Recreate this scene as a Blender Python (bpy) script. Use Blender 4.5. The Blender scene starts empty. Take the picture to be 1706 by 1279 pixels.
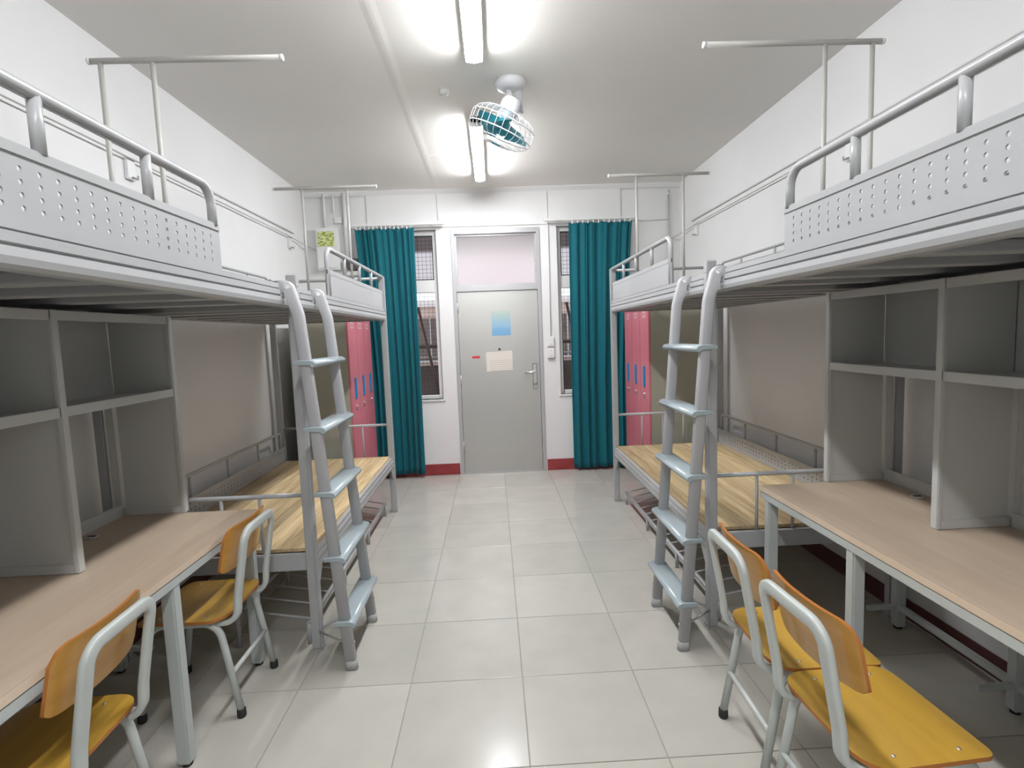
import bpy, bmesh, math, random
from mathutils import Vector, Matrix
random.seed(7)
C = bpy.context.scene.collection
S = bpy.context.scene
PI = math.pi

# ------------------------------------------------------------------ camera
cd = bpy.data.cameras.new('camera'); cam = bpy.data.objects.new('camera', cd); C.objects.link(cam)
cd.sensor_fit = 'HORIZONTAL'; cd.sensor_width = 36.0; cd.lens = 36.0*893.0/1706.0; cd.clip_start = 0.02
yaw, pitch, roll = .0326, -.0914, .0378
fw = Vector((math.sin(yaw)*math.cos(pitch), math.cos(yaw)*math.cos(pitch), math.sin(pitch)))
r0 = Vector((math.cos(yaw), -math.sin(yaw), 0)); u0 = r0.cross(fw)
rr = math.cos(roll)*r0 - math.sin(roll)*u0
uu = math.sin(roll)*r0 + math.cos(roll)*u0
M = Matrix((rr, uu, -fw)).transposed().to_4x4(); M.translation = Vector((-.065, 0, 1.538))
cam.matrix_world = M
S.camera = cam
# ------------------------------------------------------------------ world, exposure
S.view_settings.view_transform = 'Standard'; S.view_settings.look = 'None'
S.view_settings.gamma = 1.0; S.view_settings.use_curve_mapping = False
S.view_settings.exposure = 0.5
W = bpy.data.worlds.new('world'); S.world = W; W.use_nodes = True
wb = W.node_tree.nodes['Background']; wb.inputs[0].default_value = (0.93, 0.95, 1.0, 1); wb.inputs[1].default_value = 1.0
LAMP_POWER = 90.0          # emission of the ceiling tubes
LAMP_COLOR = (0.955, 0.97, 1.0)

# ------------------------------------------------------------------ materials
def mat(name, col, rough=.5, metal=0.0, spec=.5, coat=0.0):
    m = bpy.data.materials.new(name); m.use_nodes = True
    b = m.node_tree.nodes['Principled BSDF']
    b.inputs['Base Color'].default_value = (*col, 1); b.inputs['Roughness'].default_value = rough
    b.inputs['Metallic'].default_value = metal; b.inputs['Specular IOR Level'].default_value = spec
    b.inputs['Coat Weight'].default_value = coat
    return m
def N(m, t, **kw):
    n = m.node_tree.nodes.new(t)
    for k, v in kw.items():
        if k in ('op',): n.operation = v
        elif hasattr(n, k) and not k[0].isupper(): setattr(n, k, v)
    return n
def L(m, a, b): m.node_tree.links.new(a, b)
def bsdf(m): return m.node_tree.nodes['Principled BSDF']
def noise_tint(m, c1, c2, scale=3.0, detail=4.0, stretch=(1,1,1), bump=0.0, bump_scale=60., lo=.35, hi=.65, coord='Object'):
    tc = N(m, 'ShaderNodeTexCoord'); mp = N(m, 'ShaderNodeMapping'); mp.inputs['Scale'].default_value = stretch
    L(m, tc.outputs[coord], mp.inputs[0])
    nz = N(m, 'ShaderNodeTexNoise'); nz.inputs['Scale'].default_value = scale; nz.inputs['Detail'].default_value = detail
    L(m, mp.outputs[0], nz.inputs['Vector'])
    cr = N(m, 'ShaderNodeValToRGB'); cr.color_ramp.elements[0].position = lo; cr.color_ramp.elements[1].position = hi
    cr.color_ramp.elements[0].color = (*c1, 1); cr.color_ramp.elements[1].color = (*c2, 1)
    L(m, nz.outputs['Fac'], cr.inputs[0]); L(m, cr.outputs[0], bsdf(m).inputs['Base Color'])
    if bump:
        n2 = N(m, 'ShaderNodeTexNoise'); n2.inputs['Scale'].default_value = bump_scale; L(m, mp.outputs[0], n2.inputs['Vector'])
        bp = N(m, 'ShaderNodeBump'); bp.inputs['Strength'].default_value = bump; bp.inputs['Distance'].default_value = .002
        L(m, n2.outputs['Fac'], bp.inputs['Height']); L(m, bp.outputs[0], bsdf(m).inputs['Normal'])
    return m
m_wall = noise_tint(mat('wall_paint', (.8,.8,.79), .75, spec=.2), (.73,.73,.725), (.765,.765,.76), 1.3, 3, bump=.15, bump_scale=25)
m_ceil = noise_tint(mat('ceiling_paint', (.6,.6,.6), .85, spec=.1), (.82,.80,.76), (.85,.83,.79), .9, 2)
m_tile = mat('floor_tile', (.6,.6,.56), .22, spec=.45)
m_grout = mat('tile_joint', (.33,.30,.26), .9)
m_metal = noise_tint(mat('grey_painted_steel', (.5,.5,.51), .33, spec=.5), (.375,.38,.385), (.405,.408,.415), 2.0, 3)
m_lad = noise_tint(mat('ladder_paint', (.5,.5,.51), .3, spec=.5), (.42,.42,.435), (.45,.45,.465), 2.0, 3)
m_tread = mat('ladder_tread', (.33,.385,.405), .18, spec=.6)
m_shelf = mat('shelf_steel', (.49,.49,.47), .42)
m_rod = mat('rod_paint', (.46,.45,.42), .4)
m_chair = mat('chair_steel', (.48,.51,.49), .28, spec=.55)
m_legm = mat('desk_steel', (.44,.47,.46), .38)
m_black = mat('black_rubber', (.015,.015,.017), .6)
m_cap = mat('grey_plastic', (.38,.38,.38), .45)
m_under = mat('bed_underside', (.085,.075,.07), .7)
m_chrome = mat('chrome', (.8,.8,.8), .18, 1.0)
m_white = mat('white_plastic', (.75,.76,.75), .4)
m_conduit = mat('white_conduit', (.74,.74,.73), .5)
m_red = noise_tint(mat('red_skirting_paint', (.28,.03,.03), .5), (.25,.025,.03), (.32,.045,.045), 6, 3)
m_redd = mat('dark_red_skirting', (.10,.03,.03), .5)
m_pink = noise_tint(mat('pink_locker', (.6,.2,.24), .4), (.58,.17,.215), (.62,.2,.245), 2, 2)
m_lockb = mat('locker_body', (.38,.37,.30), .45)
m_blue = mat('blue_handle', (.02,.28,.55), .35)
m_lock = mat('dark_lock', (.05,.05,.06), .4, .5)
m_sil = mat('lock_silver', (.7,.7,.7), .3, .9)
m_frame = mat('aluminium_frame', (.47,.47,.48), .35, .3)
m_wframe = mat('white_window_frame', (.72,.72,.71), .45)
m_dark = mat('dark_gasket', (.03,.03,.03), .6)
m_mesh = mat('mesh_wire', (.035,.033,.035), .55, .3)
m_fanw = mat('fan_white', (.72,.72,.74), .35)
m_teal = mat('fan_blade_teal', (.02,.24,.30), .3)
m_brown = mat('dark_brown_plastic', (.07,.05,.045), .4)
m_paper = mat('paper', (.72,.68,.62), .8)
m_out_w = noise_tint(mat('outside_render_wall', (.5,.4,.36), .8), (.46,.34,.30), (.58,.46,.42), 1.0, 3)
m_out_d = noise_tint(mat('parapet', (.12,.09,.08), .8), (.10,.075,.07), (.15,.12,.11), 4, 4)
m_out_p = mat('corridor_pole', (.10,.07,.06), .6)
m_slab = mat('corridor_slab', (.66,.62,.62), .8)

# tiles: colour shift per tile plus faint mottling
def setup_tile():
    m = m_tile; oi = N(m, 'ShaderNodeObjectInfo'); tc = N(m, 'ShaderNodeTexCoord')
    nz = N(m, 'ShaderNodeTexNoise'); nz.inputs['Scale'].default_value = 5; nz.inputs['Detail'].default_value = 5
    add = N(m, 'ShaderNodeVectorMath'); add.operation = 'ADD'; L(m, tc.outputs['Object'], add.inputs[0]); L(m, oi.outputs['Location'], add.inputs[1])
    L(m, add.outputs[0], nz.inputs['Vector'])
    mxx = N(m, 'ShaderNodeMix'); mxx.data_type = 'RGBA'; mxx.inputs[6].default_value = (.40,.388,.345,1); mxx.inputs[7].default_value = (.50,.48,.43,1)
    L(m, nz.outputs['Fac'], mxx.inputs[0])
    hsv = N(m, 'ShaderNodeHueSaturation'); mr = N(m, 'ShaderNodeMapRange'); mr.inputs[3].default_value = .95; mr.inputs[4].default_value = 1.05
    L(m, oi.outputs['Random'], mr.inputs[0]); L(m, mr.outputs[0], hsv.inputs['Value']); L(m, mxx.outputs[2], hsv.inputs['Color'])
    L(m, hsv.outputs[0], bsdf(m).inputs['Base Color'])
    bsdf(m).inputs['Roughness'].default_value = .2
setup_tile()
def wood(name, c1, c2, stretch, rough=.35, scale=6., rnd=.0, ring=True, coat=0.):
    m = mat(name, c1, rough, coat=coat); tc = N(m, 'ShaderNodeTexCoord'); oi = N(m, 'ShaderNodeObjectInfo')
    sc = N(m, 'ShaderNodeVectorMath'); sc.operation = 'SCALE'; sc.inputs['Scale'].default_value = 3.7
    cx = N(m, 'ShaderNodeCombineXYZ'); L(m, oi.outputs['Random'], cx.inputs[0]); L(m, oi.outputs['Random'], cx.inputs[1]); L(m, oi.outputs['Random'], cx.inputs[2])
    L(m, cx.outputs[0], sc.inputs[0])
    ad = N(m, 'ShaderNodeVectorMath'); ad.operation = 'ADD'; L(m, tc.outputs['Object'], ad.inputs[0]); L(m, sc.outputs[0], ad.inputs[1])
    mp = N(m, 'ShaderNodeMapping'); mp.inputs['Scale'].default_value = stretch; L(m, ad.outputs[0], mp.inputs[0])
    nz = N(m, 'ShaderNodeTexNoise'); nz.inputs['Scale'].default_value = scale; nz.inputs['Detail'].default_value = 6; nz.inputs['Distortion'].default_value = .6
    L(m, mp.outputs[0], nz.inputs['Vector'])
    cr = N(m, 'ShaderNodeValToRGB'); e = cr.color_ramp.elements; e[0].position = .32; e[1].position = .68
    e[0].color = (*c1, 1); e[1].color = (*c2, 1); L(m, nz.outputs['Fac'], cr.inputs[0])
    last = cr.outputs[0]
    if rnd:
        hsv = N(m, 'ShaderNodeHueSaturation'); mr = N(m, 'ShaderNodeMapRange'); mr.inputs[3].default_value = 1-rnd; mr.inputs[4].default_value = 1+rnd
        L(m, oi.outputs['Random'], mr.inputs[0]); L(m, mr.outputs[0], hsv.inputs['Value']); L(m, last, hsv.inputs['Color']); last = hsv.outputs[0]
    L(m, last, bsdf(m).inputs['Base Color'])
    return m
m_plank = wood('bed_plank_wood', (.43,.30,.15), (.66,.52,.31), (14, 1.1, 14), .5, 2.2, .30)
m_desk = wood('desk_laminate', (.42,.325,.235), (.465,.37,.28), (10, .8, 10), .42, 3)
m_edge = mat('desk_edge_band', (.62,.50,.38), .5)
m_seat = wood('chair_plywood', (.46,.265,.035), (.53,.315,.05), (12, 1.2, 12), .28, 2, .04, coat=.3)
m_back = wood('chair_back_plywood', (.50,.25,.05), (.57,.30,.07), (12, 1.0, 12), .3, 2, .04, coat=.3)
m_ply = mat('plywood_edge', (.42,.15,.03), .5)
def setup_curtain():
    m = mat('teal_curtain', (.004,.115,.145), .7, spec=.2)
    b = bsdf(m); b.inputs['Sheen Weight'].default_value = .08; b.inputs['Sheen Roughness'].default_value = .5
    tc = N(m, 'ShaderNodeTexCoord'); nz = N(m, 'ShaderNodeTexNoise'); nz.inputs['Scale'].default_value = 350
    L(m, tc.outputs['Object'], nz.inputs['Vector']); bp = N(m, 'ShaderNodeBump'); bp.inputs['Strength'].default_value = .2; bp.inputs['Distance'].default_value = .001
    L(m, nz.outputs['Fac'], bp.inputs['Height']); L(m, bp.outputs[0], b.inputs['Normal'])
    return m
m_curt = setup_curtain()
def setup_steel():
    m = mat('stainless_door', (.55,.55,.53), .38, .75)
    tc = N(m, 'ShaderNodeTexCoord'); mp = N(m, 'ShaderNodeMapping'); mp.inputs['Scale'].default_value = (1.2, 1, .9); L(m, tc.outputs['Object'], mp.inputs[0])
    nz = N(m, 'ShaderNodeTexNoise'); nz.inputs['Scale'].default_value = 2.2; nz.inputs['Detail'].default_value = 4; L(m, mp.outputs[0], nz.inputs['Vector'])
    cr = N(m, 'ShaderNodeMapRange'); cr.inputs[3].default_value = .30; cr.inputs[4].default_value = .48; L(m, nz.outputs['Fac'], cr.inputs[0]); L(m, cr.outputs[0], bsdf(m).inputs['Roughness'])
    return m
m_steel = setup_steel()
def glassy(name, rough, col=(1,1,1), thin=True):
    m = bpy.data.materials.new(name); m.use_nodes = True; nt = m.node_tree; nt.nodes.clear()
    o = nt.nodes.new('ShaderNodeOutputMaterial'); mx = nt.nodes.new('ShaderNodeMixShader'); g = nt.nodes.new('ShaderNodeBsdfGlossy')
    t = nt.nodes.new('ShaderNodeBsdfTransparent') if rough == 0 else nt.nodes.new('ShaderNodeBsdfTranslucent')
    t.inputs[0].default_value = (*col, 1); g.inputs['Roughness'].default_value = max(rough, .02); mx.inputs[0].default_value = .06
    if rough: 
        g.inputs['Roughness'].default_value = .25; mx.inputs[0].default_value = .08
    nt.links.new(t.outputs[0], mx.inputs[1]); nt.links.new(g.outputs[0], mx.inputs[2]); nt.links.new(mx.outputs[0], o.inputs[0])
    return m
m_glass = glassy('clear_glass', 0, (.93,.95,.95))
m_tint = glassy('shaded_glass', 0, (.75,.73,.75))
def frosted():
    m = bpy.data.materials.new('frosted_glass'); m.use_nodes = True; b = bsdf(m)
    b.inputs['Base Color'].default_value = (.95,.93,.94,1); b.inputs['Roughness'].default_value = .55
    b.inputs['Transmission Weight'].default_value = .85; b.inputs['IOR'].default_value = 1.25
    return m
m_frost = frosted()
def emis(name, col, s):
    m = bpy.data.materials.new(name); m.use_nodes = True; b = bsdf(m)
    b.inputs['Base Color'].default_value = (.9,.9,.9,1); b.inputs['Emission Color'].default_value = (*col, 1); b.inputs['Emission Strength'].default_value = s
    return m
m_lamp = emis('lit_diffuser', LAMP_COLOR, LAMP_POWER)

# ------------------------------------------------------------------ mesh helpers
class MB:
    def __init__(s): s.v = []; s.f = []; s.sm = []
    def add(s, vs, fs, smooth=False):
        b = len(s.v); s.v += [tuple(v) for v in vs]; s.f += [tuple(b+i for i in f) for f in fs]; s.sm += [smooth]*len(fs); return s
    def box(s, x0, x1, y0, y1, z0, z1):
        return s.add([(x0,y0,z0),(x1,y0,z0),(x1,y1,z0),(x0,y1,z0),(x0,y0,z1),(x1,y0,z1),(x1,y1,z1),(x0,y1,z1)],
                     [(0,3,2,1),(4,5,6,7),(0,1,5,4),(1,2,6,5),(2,3,7,6),(3,0,4,7)])
    def prism(s, pts, axis, a, b, smooth=False):
        """pts: polygon in the two other axes, extruded along axis from a to b"""
        n = len(pts)
        def P(p, t): return {'X': (t,p[0],p[1]), 'Y': (p[0],t,p[1]), 'Z': (p[0],p[1],t)}[axis]
        vs = [P(p,a) for p in pts] + [P(p,b) for p in pts]
        s.add(vs, [tuple(range(n))[::-1], tuple(range(n,2*n))])
        s.add(vs, [(i,(i+1)%n,n+(i+1)%n,n+i) for i in range(n)], smooth); return s
    def sweep(s, path, prof, ref, closed=False, caps=True):
        """prof: list of (a,b); a along the reference side, b across"""
        path = [Vector(p) for p in path]; n = len(path); k = len(prof); rings = []
        ref = Vector(ref); pa = None
        for i, p in enumerate(path):
            if closed: t = (path[(i+1)%n]-path[i-1])
            else: t = (path[min(i+1,n-1)]-path[max(i-1,0)])
            t.normalize()
            a = ref if pa is None else pa
            a = a - t*a.dot(t)
            if a.length < 1e-4: a = Vector((.3,.5,.8)) - t*t.dot(Vector((.3,.5,.8)))
            a.normalize(); b = t.cross(a); pa = a
            rings.append([p + a*q[0] + b*q[1] for q in prof])
        vs = [v for r in rings for v in r]; fs = []
        for i in range(n if closed else n-1):
            j = (i+1) % n
            for q in range(k): fs.append((i*k+q, i*k+(q+1)%k, j*k+(q+1)%k, j*k+q))
        s.add(vs, fs, True)
        if caps and not closed: s.add(rings[0]+rings[-1], [tuple(range(k))[::-1], tuple(range(k,2*k))])
        return s
    def tube(s, path, r=.01, ref=(1,0,0), r2=None, k=10, closed=False):
        r2 = r2 or r
        return s.sweep(path, [(r*math.cos(2*PI*i/k), r2*math.sin(2*PI*i/k)) for i in range(k)], ref, closed)
    def flat(s, path, w, h, ref, c=None):
        """rounded rectangle w (along ref) x h"""
        c = c or min(w,h)*.3; W, H = w/2, h/2; pr = []
        for sx, sy, a0 in ((1,1,0),(-1,1,90),(-1,-1,180),(1,-1,270)):
            for a in (0,45,90):
                t = math.radians(a0+a); pr.append((sx*(W-c)+c*math.cos(t), sy*(H-c)+c*math.sin(t)))
        return s.sweep(path, pr, ref)
    def lathe(s, prof, o, axis=(0,0,1), k=20, smooth=True):
        ax = Vector(axis).normalized(); a = ax.orthogonal().normalized(); b = ax.cross(a); o = Vector(o); vs = []; fs = []
        for r, z in prof:
            for i in range(k):
                t = 2*PI*i/k; vs.append(o + ax*z + (a*math.cos(t)+b*math.sin(t))*r)
        for i in range(len(prof)-1):
            for q in range(k): fs.append((i*k+q, i*k+(q+1)%k, (i+1)*k+(q+1)%k, (i+1)*k+q))
        s.add(vs, fs, smooth)
        n = len(prof)
        s.add(vs[:k], [tuple(range(k))[::-1]]); s.add(vs[(n-1)*k:], [tuple(range(k))]); return s
    def grid(s, fn, nu, nv):
        vs = [fn(i/nu, j/nv) for j in range(nv+1) for i in range(nu+1)]
        fs = [(j*(nu+1)+i, j*(nu+1)+i+1, (j+1)*(nu+1)+i+1, (j+1)*(nu+1)+i) for j in range(nv) for i in range(nu)]
        return s.add(vs, fs, True)
OFF = {}
def obj(name, mb, m, parent=None, bevel=0, seg=2, weld=True, at=None, normals=True, angle=40):
    me = bpy.data.meshes.new(name)
    off = Vector(at) if at else (OFF.get(parent.name, Vector()) if parent else Vector())
    me.from_pydata([tuple(Vector(v)-off) for v in mb.v], [], mb.f)
    for p, q in zip(me.polygons, mb.sm): p.use_smooth = q
    bm = bmesh.new(); bm.from_mesh(me)
    if weld: bmesh.ops.remove_doubles(bm, verts=bm.verts, dist=1e-5)
    if normals: bmesh.ops.recalc_face_normals(bm, faces=bm.faces)
    if bevel:
        es = [e for e in bm.edges if len(e.link_faces) == 2 and e.calc_face_angle(0) > math.radians(50)]
        bmesh.ops.bevel(bm, geom=es, offset=bevel, segments=seg, affect='EDGES', clamp_overlap=True)
    bm.to_mesh(me); bm.free()
    if isinstance(m, (list, tuple)):
        for q in m: me.materials.append(q)
    else: me.materials.append(m)
    o = bpy.data.objects.new(name, me); C.objects.link(o)
    if at and not parent: o.location = off; OFF[o.name] = off
    elif parent: o.parent = parent; OFF[o.name] = off
    return o
def thing(name, label, cat, loc=(0,0,0), group=None, rz=0):
    o = bpy.data.objects.new(name, None); C.objects.link(o); o.location = loc; o.rotation_euler = (0,0,rz)
    o.empty_display_size = .1
    OFF[o.name] = Vector(loc); tag(o, label, cat, group); return o
def tag(o, label, cat, group=None):
    o['label'] = label; o['category'] = cat
    if group: o['group'] = group
    return o
def struct(name, mb, m, parent=None, **k):
    o = obj(name, mb, m, parent, **k)
    if not parent: o['kind'] = 'structure'
    return o
def dup(root, loc, rz, label, group=None):
    r = root.copy(); C.objects.link(r); r.location = loc; r.rotation_euler = (0,0,rz); r['label'] = label
    if group: r['group'] = group
    def rec(a, b):
        for ch in [x for x in bpy.data.objects if x.parent == a]:
            c = ch.copy(); C.objects.link(c); c.parent = b; rec(ch, c)
    rec(root, r); return r
def fillet(pts, r, n=5):
    pts = [Vector(p) for p in pts]; out = [pts[0]]
    rs = r if isinstance(r, (list, tuple)) else [r]*(len(pts)-2)
    for i in range(1, len(pts)-1):
        a, b, c = pts[i-1], pts[i], pts[i+1]; d1 = (a-b).normalized(); d2 = (c-b).normalized()
        ang = d1.angle(d2); R_ = rs[i-1]
        if ang > PI-.02 or R_ <= 0: out.append(b); continue
        t = min(R_/math.tan(ang/2), (a-b).length*.49, (c-b).length*.49); R2 = t*math.tan(ang/2)
        p1 = b+d1*t; p2 = b+d2*t; bis = (d1+d2).normalized(); cen = b+bis*(R2/math.sin(ang/2))
        v1 = p1-cen; v2 = p2-cen; om = v1.angle(v2)
        for k in range(n+1):
            q = k/n; out.append(cen + (v1*math.sin((1-q)*om)+v2*math.sin(q*om))/math.sin(om))
    out.append(pts[-1]); return out

# ================================================================== ROOM SHELL
XL, XR, YB, YF, ZC = -2.02, 2.03, 5.94, -1.3, 3.115
base = MB().box(XL-.2, XR+.2, YF-.2, YB+.2, -.12, -.004)
floor = struct('floor', base, m_grout)
# tiles laid on the slab, 0.5 m grid
gx = [.007+.5*i for i in range(-6, 7)]; gy = [2.29+.507*i for i in range(-8, 9)]
tile_mesh = {}
for i in range(len(gx)-1):
    for j in range(len(gy)-1):
        x0, x1 = max(gx[i], XL), min(gx[i+1], XR); y0, y1 = max(gy[j], YF), min(gy[j+1], YB+.03)
        if x1-x0 < .02 or y1-y0 < .02: continue
        key = (round(x1-x0, 3), round(y1-y0, 3)); g = .0018
        if key not in tile_mesh:
            hx, hy = (x1-x0)/2-g, (y1-y0)/2-g
            o = obj('tile', MB().box(-hx, hx, -hy, hy, -.008, 0), m_tile, None, bevel=.0012, seg=1); tile_mesh[key] = o.data
        else:
            o = bpy.data.objects.new('tile', tile_mesh[key]); C.objects.link(o)
        o.parent = floor; o.location = ((x0+x1)/2, (y0+y1)/2, random.uniform(-.0006, .0))
struct('wall_left', MB().box(XL-.15, XL, YF, YB, 0, ZC), m_wall)
struct('wall_right', MB().box(XR, XR+.15, YF, YB, 0, ZC), m_wall)
struct('wall_front', MB().box(XL-.15, XR+.15, YF-.15, YF, 0, ZC), m_wall)
struct('ceiling', MB().box(XL-.15, XR+.15, YF-.15, YB+.2, ZC, ZC+.15), m_ceil)
# back wall with door and two windows
WIN = ((-1.36, -.635), (.673, 1.38)); WZ0, WZ1 = .855, 2.70; DX0, DX1, DZ = -.478, .488, 2.69
wb_ = MB(); y0, y1 = YB, YB+.2
wb_.box(XL-.15, WIN[0][0], y0, y1, 0, ZC); wb_.box(WIN[1][1], XR+.15, y0, y1, 0, ZC)
wb_.box(WIN[0][1], DX0, y0, y1, 0, DZ); wb_.box(DX1, WIN[1][0], y0, y1, 0, DZ)
for a, b in WIN: wb_.box(a, b, y0, y1, 0, WZ0)
wb_.box(WIN[0][0], WIN[1][1], y0-.012, y1, WZ1+.02, ZC)
wb_.box(WIN[0][0], WIN[0][1], y0, y1, WZ1, WZ1+.02); wb_.box(WIN[1][0], WIN[1][1], y0, y1, WZ1, WZ1+.02)
wb_.box(WIN[0][1], WIN[1][0], y0, y1, DZ, WZ1+.02)
struct('wall_back', wb_, m_wall, weld=False)
# skirtings
for nm, a, b in (('baseboard_back', WIN[0][0]-.6, DX0-.01), ('baseboard_back.001', DX1+.01, WIN[1][1]+.6)):
    struct(nm, MB().box(a, b, YB-.012, YB, 0, .125), m_red, bevel=.003)
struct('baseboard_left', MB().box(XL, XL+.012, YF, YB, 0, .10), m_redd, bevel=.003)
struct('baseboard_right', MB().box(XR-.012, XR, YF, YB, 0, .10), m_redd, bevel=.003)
# shallow ridge along the ceiling joint, and cross joint by the lamp
struct('trim_1', MB().prism([(-.63, ZC), (-.55, ZC), (-.58, ZC-.0015), (-.60, ZC-.0015)], 'Y', YF, YB-.012), m_ceil)
struct('trim_2', MB().box(-.60, -.17, 4.83, 4.845, ZC-.004, ZC), m_ceil)
struct('trim_3', MB().prism([(YB-.012, ZC-.045), (YB-.012, ZC), (YB-.05, ZC), (YB-.045, ZC-.012)], 'X', XL, XR), m_wall)

# ------------------------------------------------------------------ door_1
door = struct('door_1', MB().box(DX0, DX0+.04, YB-.012, YB+.11, 0, DZ).box(DX1-.04, DX1, YB-.012, YB+.11, 0, DZ)
              .box(DX0+.04, DX1-.04, YB-.012, YB+.11, DZ-.05, DZ).box(DX0+.04, DX1-.04, YB-.005, YB+.11, 2.025, 2.08), m_frame, bevel=.004)
obj('door_leaf', MB().box(DX0+.043, DX1-.043, YB+.012, YB+.06, .012, 2.02), m_steel, door, bevel=.003)
obj('transom_frame', MB().box(DX0+.04, DX0+.06, YB+.02, YB+.05, 2.08, 2.64).box(DX1-.06, DX1-.04, YB+.02, YB+.05, 2.08, 2.64)
    .box(DX0+.06, DX1-.06, YB+.02, YB+.05, 2.08, 2.10).box(DX0+.06, DX1-.06, YB+.02, YB+.05, 2.62, 2.64), m_frame, door)
obj('transom_pane', MB().box(DX0+.06, DX1-.06, YB+.032, YB+.038, 2.10, 2.62), m_frost, door)
obj('threshold', MB().box(DX0+.04, DX1-.04, YB-.005, YB+.11, 0, .012), m_frame, door)
pl = obj('lock_plate', MB().box(.365, .415, YB+.004, YB+.012, .93, 1.21), m_sil, door, bevel=.004)
obj('door_handle', MB().tube(fillet([(.39,YB+.005,1.12),(.39,YB-.045,1.12),(.27,YB-.05,1.115)], .02), .010).lathe([(.02,0),(.02,.012)], (.39,YB+.004,1.12), (0,-1,0)), m_sil, pl)
obj('thumb_turn', MB().lathe([(.016,0),(.016,.01),(.006,.011),(.006,.022)], (.39,YB+.004,.985), (0,-1,0), 14).lathe([(.006,0),(.006,.006)], (.39,YB+.004,1.185), (0,-1,0), 10), m_chrome, pl)
for z in (.25, 1.0, 1.8):
    obj('hinge', MB().lathe([(.008,0),(.008,.11)], (DX0+.043, YB+.004, z), k=10), m_frame, door)

# ------------------------------------------------------------------ windows
def window(n, a, b):
    fr = MB(); y0, y1 = YB+.06, YB+.12; w = .045
    fr.box(a, a+w, y0, y1, WZ0, WZ1).box(b-w, b, y0, y1, WZ0, WZ1).box(a+w, b-w, y0, y1, WZ1-.05, WZ1).box(a+w, b-w, y0, y1, WZ0, WZ0+.04).box(a+w, b-w, y0, y1, 2.035, 2.17)
    win = struct('window_%d' % n, fr, m_wframe, bevel=.004)
    c = (a+b)/2
    up = MB()
    for (p, q) in ((a+w, b-w),):
        up.box(p, p+.012, y0+.01, y0+.03, 2.17, WZ1-.05).box(q-.012, q, y0+.01, y0+.03, 2.17, WZ1-.05).box(p+.012, q-.012, y0+.01, y0+.03, 2.17, 2.182).box(p+.012, q-.012, y0+.01, y0+.03, WZ1-.062, WZ1-.05)
    obj('gasket', up, m_dark, win)
    obj('upper_pane', MB().box(a+w+.012, b-w-.012, y0+.018, y0+.023, 2.182, WZ1-.062), m_tint, win)
    # sliding sash pushed to the curtained side
    sa, sb = (a+w, c+.02) if n == 1 else (c-.02, b-w)
    sash = obj('sash', MB().box(sa, sa+.035, y0+.005, y0+.03, WZ0+.04, 2.035).box(sb-.035, sb, y0+.005, y0+.03, WZ0+.04, 2.035)
        .box(sa+.035, sb-.035, y0+.005, y0+.03, WZ0+.04, WZ0+.08).box(sa+.035, sb-.035, y0+.005, y0+.03, 1.99, 2.035), m_wframe, win, bevel=.002)
    obj('pane', MB().box(sa+.035, sb-.035, y0+.016, y0+.02, WZ0+.08, 1.99), m_glass, sash)
    obj('window_sill', MB().box(a-.02, b+.02, YB-.015, YB+.06, WZ0-.02, WZ0), m_wall, win, bevel=.003)
    ms = MB(); t = .0013; ym = YB+.17; nx = int((b-a)/.043); nz = int((WZ1-WZ0)/.043)
    for i in range(nx+1):
        x = a + (b-a)*i/nx; ms.box(x-t, x+t, ym-t, ym+t, WZ0, WZ1)
    for j in range(nz+1):
        z = WZ0 + (WZ1-WZ0)*j/nz; ms.box(a, b, ym-t+.003, ym+t+.003, z-t, z+t)
    o = obj('security_mesh', ms, m_mesh, win, weld=False); o['kind'] = 'stuff'
    return win
window(1, *WIN[0]); window(2, *WIN[1])

# ------------------------------------------------------------------ outside: corridor and the building across
struct('ground_outside', MB().box(-6, 6, YB+.2, 7.5, -.15, -.03), m_slab)
struct('ceiling_outside', MB().box(-6, 6, YB+.2, 7.35, 2.93, 3.08).box(-6, 6, 7.2, 7.35, 2.68, 2.93), m_slab)  # corridor slab, plus an edge beam added to darken the transom's top
par = struct('wall_outside', MB().box(-6, 6, 7.35, 7.5, -.03, 1.16), m_out_d)
rl = thing('corridor_railing', 'dark metal railing on top of the corridor parapet outside the windows', 'railing', (0, 7.42, 1.16))
obj('top_rail', MB().tube([(-6,7.42,1.42),(6,7.42,1.42)], .028), m_out_p, rl)
obj('middle_rail', MB().tube([(-6,7.42,1.27),(6,7.42,1.27)], .012), m_frame, rl)
for i in range(13): obj('rail_post', MB().tube([(-6+i+.35,7.42,1.16),(-6+i+.35,7.42,1.42)], .014, k=8), m_out_p, rl)
for k, (x, dx, lab) in enumerate(((-1.05, .42, 'slanting dark pole leaning on the railing outside the left window'), (.95, .35, 'slanting dark pole leaning on the railing outside the right window'))):
    tag(obj('leaning_pole', MB().tube([(x,7.30,1.95),(x+dx,6.95,-.03)], .020), m_out_p, at=(x+dx,6.95,-.03)), lab, 'pole')
tall = thing('added_tint_block', 'added pale pink block that tints the pane above the door', 'building', (0, 18, -6))  # block added behind the transom so its frosted pane picks up pink
obj('wall', MB().box(-1.6, 1.9, 18, 20, -6, 9), mat('pale_pink_render', (.82,.70,.72), .8), tall)
obj('parapet', MB().box(-1.7, 2.0, 17.9, 18, 8.9, 9.3), m_slab, tall)
for z in (3.2, 6.0): obj('floor_band', MB().box(-1.6, 1.9, 17.95, 18, z, z+.12), m_slab, tall)
bld = thing('apartment_building', 'pale brownish pink building seen through the mesh across the corridor', 'building', (0, 13, -6))
obj('wall', MB().box(-9, -.62, 13, 15, -6, 2.35).box(.3, 9, 13, 15, -6, 2.35), m_out_w, bld)
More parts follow.
